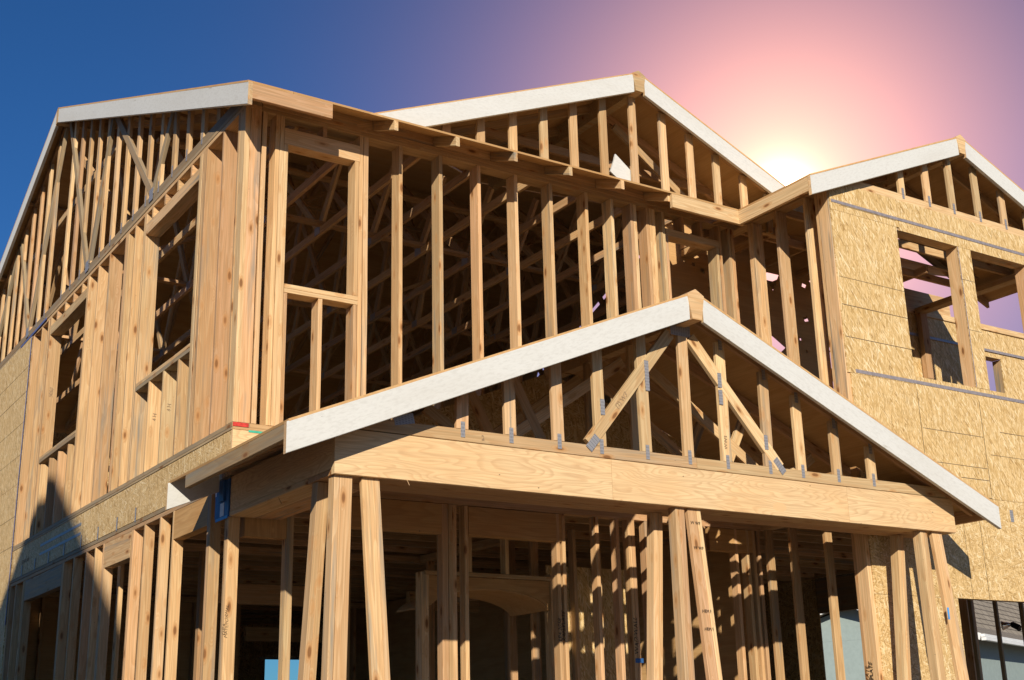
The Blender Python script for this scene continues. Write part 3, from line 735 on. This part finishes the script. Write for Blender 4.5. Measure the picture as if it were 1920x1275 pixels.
writing(PT, '(2) W3', V((2.30, PY - .005, 3.30)), dw, up_, .055, 'pencil', 0)
writing(PT, '2', (1.10, PY - .001, 2.94), (1, 0, 0), (0, 0, 1), .05, 'pencil', 0); writing(PT, 'WW3', (3.38, PY - .001, 3.10), (0, 0, 1), (-1, 0, 0), .045, 'pencil', 0)
# inner porch trusses
for y in (-1.25, -.65):
    t = empty('porch_truss', H)
    box('bottom_chord', t, .42, 5.42 if y > -1.3 else 5.9, y, y + T, 2.916, 3.002, 'fir')
    for s, xe in ((-1, PE0 + .02), (1, 5.42)): chord(t, 'top_chord', (xe, pz(xe)), (PRX, PRZ), .089, T, 'fir', DK + .001, axis='X', const=y + T / 2)
    for a, b2 in (((1.5, 3.0), (2.85, 3.9)), ((1.45, 3.0), (1.0, 3.3)), ((4.45, 3.0), (3.1, 3.9)), ((4.5, 3.0), (4.95, 3.3)), ((2.95, 3.0), (2.95, 4.05)), ((2.1, 3.0), (1.75, 3.65)), ((3.85, 3.0), (4.2, 3.65))):
        member('web', t, (a[0], y + T / 2, a[1]), (b2[0], y + T / 2, b2[1]), T - .003, .089, 'fir2', up=(1, 0, 0))
# porch roof
PR = empty('porch_roof', H); tag(PR, 'porch roof deck with white rake boards and a weathered eave board')
pl = lambda x, y: PRZ - P * (PRX - x); pr = lambda x, y: PRZ - P * (x - PRX)
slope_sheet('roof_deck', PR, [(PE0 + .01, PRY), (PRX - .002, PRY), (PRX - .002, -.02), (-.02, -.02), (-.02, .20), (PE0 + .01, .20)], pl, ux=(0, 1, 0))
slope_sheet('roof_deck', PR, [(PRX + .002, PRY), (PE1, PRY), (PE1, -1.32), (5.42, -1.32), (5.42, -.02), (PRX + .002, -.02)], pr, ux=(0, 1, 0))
rake(PR, 'Y', PRY + .02, .038, (PE0, pz(PE0)), (PRX - .07, PRZ - .07 * P)); rake(PR, 'Y', PRY + .02, .038, (PE1, pz(PE1)), (PRX + .07, PRZ - .07 * P))
rake(PR, 'Y', .185, .03, (PE0, pz(PE0)), (-.02, pz(-.02)))
ridge_block(PR, PRX, PRZ, PRY - .006, -.03, .085, .235)
ez = pz(PE0)
box('eave_board', PR, PE0 + .004, PE0 + .042, PRY + .042, -.21, ez - .115, ez - .018, 'old')
for y in (-1.5, -.95, -.4):
    chord(PR, 'rafter_tail', (PE0 + .045, pz(PE0 + .045)), (.6, pz(.6)), .085, T, 'fir', DK + .001, axis='X', const=y)
box('eave_board', PR, PE1 - .042, PE1 - .004, PRY + .042, -1.32, ez - .13, ez - .018, 'fir')
# blue hanger at the corner
BH = empty('beam_hanger', H); tag(BH, 'blue steel hanger wrapped round the house corner under the porch eave')
box('plate', BH, -.012, -.004, -.012, .265, 2.625, 2.90, 'blue', bow=0); box('plate', BH, -.012, .02, -.020, -.012, 2.61, 2.90, 'blue', bow=0)
box('lower_lip', BH, -.016, -.012, -.012, .235, 2.600, 2.624, 'bluel', bow=0); box('sticker', BH, -.0145, -.012, .07, .15, 2.63, 2.73, 'label', bow=0)
box('sticker', BH, -.0145, -.012, .235, .262, 2.80, 2.86, 'label', bow=0); box('flange', BH, -.03, -.012, .05, .14, 2.74, 2.90, 'blue', bow=0)

# ---------------------------------------------------------------- lower front wall (Y = 0) behind the porch
L = empty('lower_front_wall', H); tag(L, 'shaded ground floor front wall with door openings behind the porch')
def ls(x, w=T, z0=.19, z1=2.85, y=0.0, mat='fir', d=D1, p=None): box('stud', p or L, x, x + w - .0015, y, y + d, z0, z1, mat)
box('top_plate', L, .09, 5.45, 0, D1, 2.852, 2.928)
ls(.005, .085); box('header', L, .132, .47, .001, D1, 2.475, 2.848, 'ply'); ls(.472, .06, mat='fir2')
box('header', L, .95, 1.90, .001, D1, 2.60, 2.848, 'ply')
for x, w in ((.90, .045), (1.845, .06), (1.908, .04), (1.95, .04), (2.062, .04)): ls(x, w)
box('header', L, 2.105, 3.06, .001, D1, 2.605, 2.848, 'ply')
for x in (3.0, 3.062, 3.43, 3.66, 3.80, 3.84, 4.0, 4.04): ls(x)
for x in (4.42, 4.70): ls(x)
box('header', L, 4.78, 5.37, .001, D1, 2.63, 2.848, 'ply')
for x in (5.10, 5.25, 5.33, 5.40): ls(x)
writing(L, 'LP4 2058\nRAM/PLATE', (3.02, -.001, 1.75), (0, 0, 1), (-1, 0, 0), .05)
writing(L, 'WAD/WALL', (3.85, -.001, 1.65), (0, 0, 1), (-1, 0, 0), .06)
box('blue_chalk', L, 3.81, 3.90, -.003, -.001, 1.58, 1.62, 'blue')
# floor joists and subfloor upstairs
J = empty('floor_framing', H)
y = .35
while y < 12.5:
    box('floor_joist', J, .10, 9.5, y, y + .045, 2.932, 3.28, 'fir', bow=.001); y += .4064
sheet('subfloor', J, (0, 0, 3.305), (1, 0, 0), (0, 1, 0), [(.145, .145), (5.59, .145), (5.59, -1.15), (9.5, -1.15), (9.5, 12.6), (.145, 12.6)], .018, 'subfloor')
for y in (-.9, -.5, -.1): box('floor_joist', J, 5.6, 9.5, y, y + .045, 2.932, 3.28, 'fir', bow=.001)

HOLES = [(6.69, 5.98, 0.07), (6.84, 6.03, 0.2), (7.28, 6.12, 0.06), (7.37, 6.03, 0.06), (7.62, 6.1, 0.2), (6.74, 5.61, 0.04), (6.72, 5.38, 0.06), (7.11, 5.6, 0.1), (7.35, 5.61, 0.07), (7.62, 5.56, 0.05), (6.78, 5.19, 0.22), (7.66, 5.32, 0.13), (7.69, 5.17, 0.24), (7.07, 5.07, 0.05), (7.74, 5.04, 0.04), (7.64, 4.98, 0.1), (7.68, 4.82, 0.14), (7.31, 5.2, 0.03), (7.23, 5.34, 0.03), (5.77, 5.93, 0.05), (5.64, 5.98, 0.05)]
# ---------------------------------------------------------------- interior walls
def inner_wall(nm, z0, z1, kind, const, a, b2, skip=(), step=.4064, mat='fir', osb=None):
    t = empty('partition_wall', H); tag(t, nm)
    u = a
    while u < b2:
        if not any(s0 < u < s1 for s0, s1 in skip):
            if kind == 'Y': box('stud', t, u, u + T, const, const + D1, z0, z1, mat)
            else: box('stud', t, const, const + D1, u, u + T, z0, z1, mat)
        u += step
    for s0, s1 in skip:
        zt = z0 + 2.15 if z0 < 1 else z0 + 2.1
        if kind == 'Y': box('header', t, s0, s1, const + .001, const + D1 - .001, zt, zt + .2, 'fir')
        else: box('header', t, const + .001, const + D1 - .001, s0, s1, zt, zt + .2, 'fir')
    if kind == 'Y': box('top_plate', t, a, b2, const, const + D1, z1, z1 + .075)
    else: box('top_plate', t, const, const + D1, a, b2, z1, z1 + .075)
    return t
inner_wall('shaded cross partition behind the porch door', .19, 2.85, 'Y', 3.4, .2, 5.4, ((1.1, 2.3), (3.4, 4.3)))
inner_wall('partition running back beside the hall', .19, 2.85, 'X', 3.5, 1.15, 3.35, ((1.9, 2.7),), .4064)
inner_wall('rear cross partition downstairs', .19, 2.85, 'Y', 8.2, .2, 9.3, ((3.4, 4.6), (6.4, 7.2)))
# sheathed partitions: one at the back of the wing room with gaps, two downstairs
PW = empty('wing_partition', H)
rng = random.Random(11)
holes = []
for (px_, pz_, s_) in HOLES: 
    n = rng.choice((3, 4, 4)); a0 = rng.uniform(0, 6.28)
    holes.append([(px_ + s_ * rng.uniform(.7, 1) * math.cos(a0 + 6.283 * i / n), pz_ + s_ * .8 * rng.uniform(.7, 1) * math.sin(a0 + 6.283 * i / n)) for i in range(n)])
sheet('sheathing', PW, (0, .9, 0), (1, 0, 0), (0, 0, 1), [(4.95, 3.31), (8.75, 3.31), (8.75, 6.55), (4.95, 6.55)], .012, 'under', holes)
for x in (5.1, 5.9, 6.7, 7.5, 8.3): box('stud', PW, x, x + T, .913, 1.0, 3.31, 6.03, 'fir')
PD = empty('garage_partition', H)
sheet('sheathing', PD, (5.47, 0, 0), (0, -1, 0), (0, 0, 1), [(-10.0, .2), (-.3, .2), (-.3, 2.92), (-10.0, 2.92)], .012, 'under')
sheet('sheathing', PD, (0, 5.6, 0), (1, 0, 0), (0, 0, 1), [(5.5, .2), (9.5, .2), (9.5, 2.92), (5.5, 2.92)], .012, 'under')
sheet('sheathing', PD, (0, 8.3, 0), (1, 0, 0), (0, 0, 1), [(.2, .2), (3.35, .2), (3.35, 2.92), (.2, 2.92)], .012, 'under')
# arched opening
AR = empty('arched_opening', H)
arc = [(2.2, 2.37), (3.50, 2.37), (3.50, 2.10)] + [(2.85 + .64 * math.cos(R(a)), 2.08 + .20 * math.sin(R(a))) for a in range(10, 171, 8)] + [(2.2, 2.10)]
prism('arch_header', AR, arc, 'Y', .85, .94, 'ply')
prism('arch_soffit', AR, [(2.85 + .64 * math.cos(R(a)), 2.078 + .20 * math.sin(R(a))) for a in range(10, 171, 8)] + [(2.85 + .64 * math.cos(R(a)), 2.068 + .20 * math.sin(R(a))) for a in range(170, 9, -8)], 'Y', .86, 1.5, 'under')
box('jamb', AR, 3.502, 3.575, .83, .95, .19, 2.44, 'fir2'); box('jamb', AR, 2.12, 2.195, .84, .95, .19, 2.40, 'fir2'); box('ledger', AR, 2.15, 3.60, .82, .86, 2.375, 2.412, 'fir2')
box('cripple_stud', AR, 3.0, 3.04, .83, .92, 2.415, 2.85, 'fir2'); box('cripple_stud', AR, 2.6, 2.64, .83, .92, 2.415, 2.85, 'fir2')
osb_panel('shear_panel', AR, 'Y', 1.05, 3.60, 4.62, .3, 2.55, 'osb_v')
box('stud', AR, 3.86, 3.90, .95, 1.035, .19, 2.9, 'fir2'); box('stud', AR, 4.16, 4.20, .95, 1.035, .19, 2.9, 'fir2')
osb_panel('shear_panel', AR, 'Y', 2.3, 4.65, 5.4, .3, 2.7, 'osb_v')

# ---------------------------------------------------------------- rear and right shell
RW = empty('rear_wall', H)
hl = [(5.58, .3), (6.24, .3), (6.24, 2.42), (5.58, 2.42)]
sheet('sheathing', RW, (0, 12.77, 0), (1, 0, 0), (0, 0, 1), [(0, .2), (9.57, .2), (9.57, 6.1), (0, 6.1)], .012, 'deck',
      [hl, [(1.2, 4.3), (2.2, 4.3), (2.2, 5.6), (1.2, 5.6)], [(2.6, 3.9), (3.2, 3.9), (3.2, 4.1), (2.6, 4.1)], [(7.0, 4.3), (8.2, 4.3), (8.2, 5.6), (7.0, 5.6)]])
box('window_frame', RW, 5.46, 6.34, 12.70, 12.74, 2.38, 2.42, 'white')
RS = empty('right_wall', H)
sheet('sheathing', RS, (9.585, 0, 0), (0, -1, 0), (0, 0, 1), [(-12.76, .2), (-3.25, .2), (-3.25, 2.93), (-4.4, 2.93), (-4.4, 7.95), (-6.38, 8.80), (-12.76, 6.15)], .012, 'deck')
for y in (.80, .455, .11, -.24, -.59, -.93, 1.15, 1.5, 1.85): box('stud', RS, 9.57, 9.60, y, y + .05, .19, 2.455, 'old')
box('door_header', RS, 9.56, 9.65, WY + .1, 3.25, 2.46, 2.92, 'old'); box('top_plate', RS, 9.56, 9.65, WY + .1, 5.0, 2.925, 2.965, 'fir'); box('rim_board', RS, 9.56, 9.60, WY + .1, 5.0, 2.967, 3.30, 'ply')
for y in (-1.2, -.6, .3, .9, 1.8): box('stud', RS, 9.44, 9.57, y, y + .076, 3.35, 6.03, 'fir')
box('top_plate', RS, 9.43, 9.57, WY + .15, 12.7, 6.032, 6.105, 'fir')
for y in range(1, 12):
    pass

# extension on the far right
EXT = empty('rear_extension', H)
sheet('sheathing', EXT, (0, .99, 0), (1, 0, 0), (0, 0, 1), [(8.77, 3.3), (14.2, 3.3), (14.2, 6.03), (8.77, 6.03)], .012, 'osb_v', [[(10.77, 4.3), (11.10, 4.3), (11.10, 5.66), (10.77, 5.66)], [(12.3, 4.3), (13.3, 4.3), (13.3, 5.66), (12.3, 5.66)]])
box('ceiling_beam', EXT, 8.77, 10.15, .98, 1.12, 6.11, 6.36, 'fir'); box('top_plate', EXT, 8.77, 14.2, .97, 1.13, 6.033, 6.108, 'fir2'); box('coil_strap', EXT, 8.8, 14.1, .974, .978, 5.73, 5.765, 'strap')
box('window_jamb', EXT, 11.102, 11.14, .992, 1.13, 4.3, 5.66, 'fir2'); box('window_jamb', EXT, 10.73, 10.768, .992, 1.13, 4.3, 5.66, 'fir2')
box('window_head', EXT, 10.77, 11.10, .992, 1.13, 5.662, 5.70, 'fir')
for x in (9.75, 14.0): box('post', EXT, x, x + .14, 1.0, 1.14, .15, 3.0, 'fir')
box('floor_beam', EXT, 9.66, 14.2, 1.0, 1.1, 2.72, 2.995, 'ply')

# foundation
prism('foundation_slab', H, [(-.02, -2.2), (9.62, -2.2), (9.62, 12.8), (-.02, 12.8)], 'Z', -.1, .149, 'concrete')

# ================================================================== neighbours, ground
def rot_house(name, label, origin, az_dir, length, depth, eave, ridge, cat='house'):
    root = empty(name, None, origin, label, cat)
    ang = math.atan2(az_dir[1], az_dir[0]); root.rotation_euler = (0, 0, ang)
    prism('wall', root, [(0, 0), (length, 0), (length, depth), (0, depth)], 'Z', 0, eave, 'stucco')
    g = prism('gable_wall', root, [(0, eave + .002), (depth, eave + .002), (depth / 2, ridge - .12)], 'X', 0.0, length, 'stucco')
    ov = .45; hd = depth / 2; sl = (ridge - eave) / hd
    for s in (0, 1):
        Lr = math.hypot(hd + ov, (hd + ov) * sl)
        yv_ = V((0, (1 if s == 0 else -1) * (hd + ov), (hd + ov) * sl)).normalized()
        o0 = V((-ov, -ov if s == 0 else depth + ov, eave - ov * sl + .05))
        o = sheet('roof', root, o0 if s == 0 else o0 + V((length + 2 * ov, 0, 0)), (1, 0, 0) if s == 0 else (-1, 0, 0), yv_, [(0, 0), (length + 2 * ov, 0), (length + 2 * ov, Lr), (0, Lr)], .09, 'shingle')
    for i, dz in enumerate((0, .09)):
        box('gutter', root, -ov, length + ov, -ov - .14 + .03 * i, -ov - .01, eave - ov * sl - .10 + dz, eave - ov * sl - .02 + dz, 'gutter', bow=0)
    for s in (-1, 1):
        member('rake_trim', root, (-ov - .02, depth / 2 + s * (hd + ov), eave - ov * sl + .0), (-ov - .02, depth / 2, ridge), .05, .18, 'gutter', bow=0)
    w = empty('window', root, (length * .62, 0, 0))
    box('frame', w, -.7, .7, -.05, -.002, 1.0, 2.2, 'gutter', bow=0); box('pane', w, -.62, .62, -.06, -.052, 1.08, 2.12, 'glassy', bow=0)
    box('vent_hood', root, -.22, -.002, 1.9, 2.5, 1.45, 1.9, 'gutter', bow=0)
    return root
rot_house('neighbouring_house', 'grey green stucco house with tan shingle roof and white gutter seen through the framing', (26.7, 14.07, 0), (.9255, .3787), 18, 6.7, 3.38, 4.42)
rot_house('farther_house', 'farther house whose tall tan shingle roof rises behind the grey green one', (29.2, 18.6, 0), (.9255, .3787), 30, 14, 3.4, 12.5)
# house across the street, behind the camera: it throws the gable-shaped shadow on the side wall
HS = empty('street_house', None, (-8.3, -7.2, 0), 'tan stucco house across the street with a steep gabled front wall', 'house')
prism('front_wall', HS, [(-3.1, 0), (3.6, 0), (3.6, 7.5), (.05, 10.0 + .12), (-3.1, 8.05)], 'X', 0, .3, 'stucco2')
prism('side_wall', HS, [(-3.0, 0), (3.5, 0), (3.5, 6.0), (-3.0, 6.0)], 'X', -8.0, -.002, 'stucco2')
prism('roof', HS, [(-3.3, 6.01), (3.8, 6.01), (.2, 7.2)], 'X', -8.3, -.003, 'shingle')
prism('door', HS, [(-.5, 0.01), (.5, .01), (.5, 2.1), (-.5, 2.1)], 'X', .302, .33, 'white')
for yy in (-2.2, 1.6):
    w = empty('window', HS, (0, yy, 0)); box('frame', w, .302, .34, 0, 1.2, 4.0, 5.3, 'gutter', bow=0); box('pane', w, .342, .35, .07, 1.13, 4.07, 5.23, 'glassy', bow=0)

# twin flood lamp on a stud of the open right side
FL = empty('flood_lamp', None, (9.52, .16, 2.02), 'small chrome and black flood lamp clamped to a dark stud on the far right', 'lamp')
def lathe(name, parent, prof, mat, mw):
    n = 20; vs = []; fs = []
    for (r_, z) in prof:
        for i in range(n): vs.append((r_ * math.cos(6.2832 * i / n), r_ * math.sin(6.2832 * i / n), z))
    for j in range(len(prof) - 1):
        for i in range(n): fs.append((j * n + i, j * n + (i + 1) % n, (j + 1) * n + (i + 1) % n, (j + 1) * n + i))
    fs.append(tuple(range(n))); fs.append(tuple(range((len(prof) - 1) * n, len(prof) * n)))
    me = bpy.data.meshes.new(name); me.from_pydata(vs, [], fs)
    for p in me.polygons: p.use_smooth = len(p.vertices) == 4
    return link(name, me, parent, mw, M[mat])
m1 = Matrix.Translation((-.03, .10, .02)) @ Matrix.Rotation(R(-62), 4, 'X')
lathe('head', FL, [(.012, -.0), (.02, .01), (.034, .05), (.04, .07), (.037, .072)], 'chrome', Matrix.Translation((-.06, .06, .05)) @ Matrix.Rotation(R(-100), 4, 'X') @ Matrix.Rotation(R(-40), 4, 'Y') @ Matrix.Scale(1.35, 4))
lathe('arm', FL, [(.016, 0), (.02, .01), (.02, .06), (.014, .07)], 'black', Matrix.Translation((-.05, -.05, .0)) @ Matrix.Rotation(R(-62), 4, 'X') @ Matrix.Scale(1.7, 4))
lathe('clamp', FL, [(.018, 0), (.022, .01), (.022, .03), (.016, .04)], 'black', Matrix.Translation((-.005, -.02, -.01)) @ Matrix.Rotation(R(-90), 4, 'Y'))

bpy.context.view_layer.update()
gme = bpy.data.meshes.new('ground')
bm = bmesh.new(); bmesh.ops.create_grid(bm, x_segments=60, y_segments=60, size=300)
rg = random.Random(3)
for v in bm.verts: v.co.z = rg.uniform(-.03, .03)
bm.to_mesh(gme); bm.free()
tag(link('ground', gme, None, Matrix.Translation((0, 0, -.05)), M['dirt']), 'bare dirt building lot', None, None, 'structure')

# ================================================================== camera
cam = bpy.data.cameras.new('camera'); co = bpy.data.objects.new('camera', cam); COL.objects.link(co)
rx, ry, rz = R(107.29177), R(-1.42234), R(-33.40678)
co.matrix_world = Matrix.Translation((-3.405, -9.084, 1.0)) @ Matrix.Rotation(rz, 4, 'Z') @ Matrix.Rotation(rx, 4, 'X') @ Matrix.Rotation(ry, 4, 'Z')
cam.sensor_width = 36; cam.lens = 2376.63 / 1920 * 36; cam.clip_end = 2000; cam.clip_start = .05
S.camera = co

# ================================================================== light
sd = V((-1.30, -2.08, .99)).normalized()        # towards the sun
sun = bpy.data.lights.new('sun', 'SUN'); sun.energy = 4.9; sun.angle = R(.53); sun.color = (1.0, .90, .73)
so = bpy.data.objects.new('sun', sun); COL.objects.link(so); so.rotation_euler = sd.to_track_quat('Z', 'Y').to_euler()
wld = bpy.data.worlds.new('World'); S.world = wld; wld.use_nodes = True
nt = NT(wld.node_tree); nt.n.clear()
sky = nt.new('ShaderNodeTexSky'); sky.sky_type = 'NISHITA'; sky.sun_disc = False
sky.sun_elevation = math.asin(sd.z); sky.sun_rotation = math.atan2(sd.x, sd.y)
sky.air_density = 1.0; sky.dust_density = .3; sky.ozone_density = 2.0; sky.altitude = 300
bg = nt.new('ShaderNodeBackground'); nt.l.new(nt.mix(1.0, sky.outputs[0], (.30, .78, 1.36), 'MULTIPLY'), bg.inputs[0])
el = nt.new('ShaderNodeSeparateXYZ'); nt.l.new(nt.new('ShaderNodeTexCoord').outputs['Generated'], el.inputs[0])
nt.l.new(nt.math('MULTIPLY', nt.ramp(el.outputs[2], (0.0, .8), (.16, .7), (.35, 1.0)), .060), bg.inputs[1])
# warm aureole of the low bright spot behind the wing roof
gd = V((.6692, .6325, .3899)).normalized()
tcg = nt.new('ShaderNodeTexCoord').outputs['Generated']
dt = nt.vmath('DOT_PRODUCT', nt.vmath('NORMALIZE', tcg), tuple(gd))
ang = nt.math('MULTIPLY', nt.math('ARCCOSINE', nt.math('MINIMUM', dt, .99999)), 57.2958)
def lobe(sig, pw, col, strength):
    g = nt.math('EXPONENT', nt.math('MULTIPLY', nt.math('POWER', nt.math('DIVIDE', ang, sig), pw), -1.0))
    e = nt.new('ShaderNodeBackground'); e.inputs[0].default_value = (*col, 1)
    nt.l.new(nt.math('MULTIPLY', g, strength), e.inputs[1]); return e.outputs[0]
cur = bg.outputs[0]
for a in ((8.0, 1.4, (1.0, .40, .16), 1.75), (2.3, 1.3, (1.0, .66, .28), .6), (.42, 1.0, (1.0, .85, .55), 18.0)):
    ad = nt.new('ShaderNodeAddShader'); nt.l.new(cur, ad.inputs[0]); nt.l.new(lobe(*a), ad.inputs[1]); cur = ad.outputs[0]
ow = nt.new('ShaderNodeOutputWorld'); nt.l.new(cur, ow.inputs[0])

vs_ = S.view_settings; vs_.view_transform = 'Standard'; vs_.look = 'None'; vs_.exposure = 0.1; vs_.gamma = 1.0; vs_.use_curve_mapping = False

S.cycles.max_bounces = 6; S.cycles.diffuse_bounces = 2; S.cycles.glossy_bounces = 2
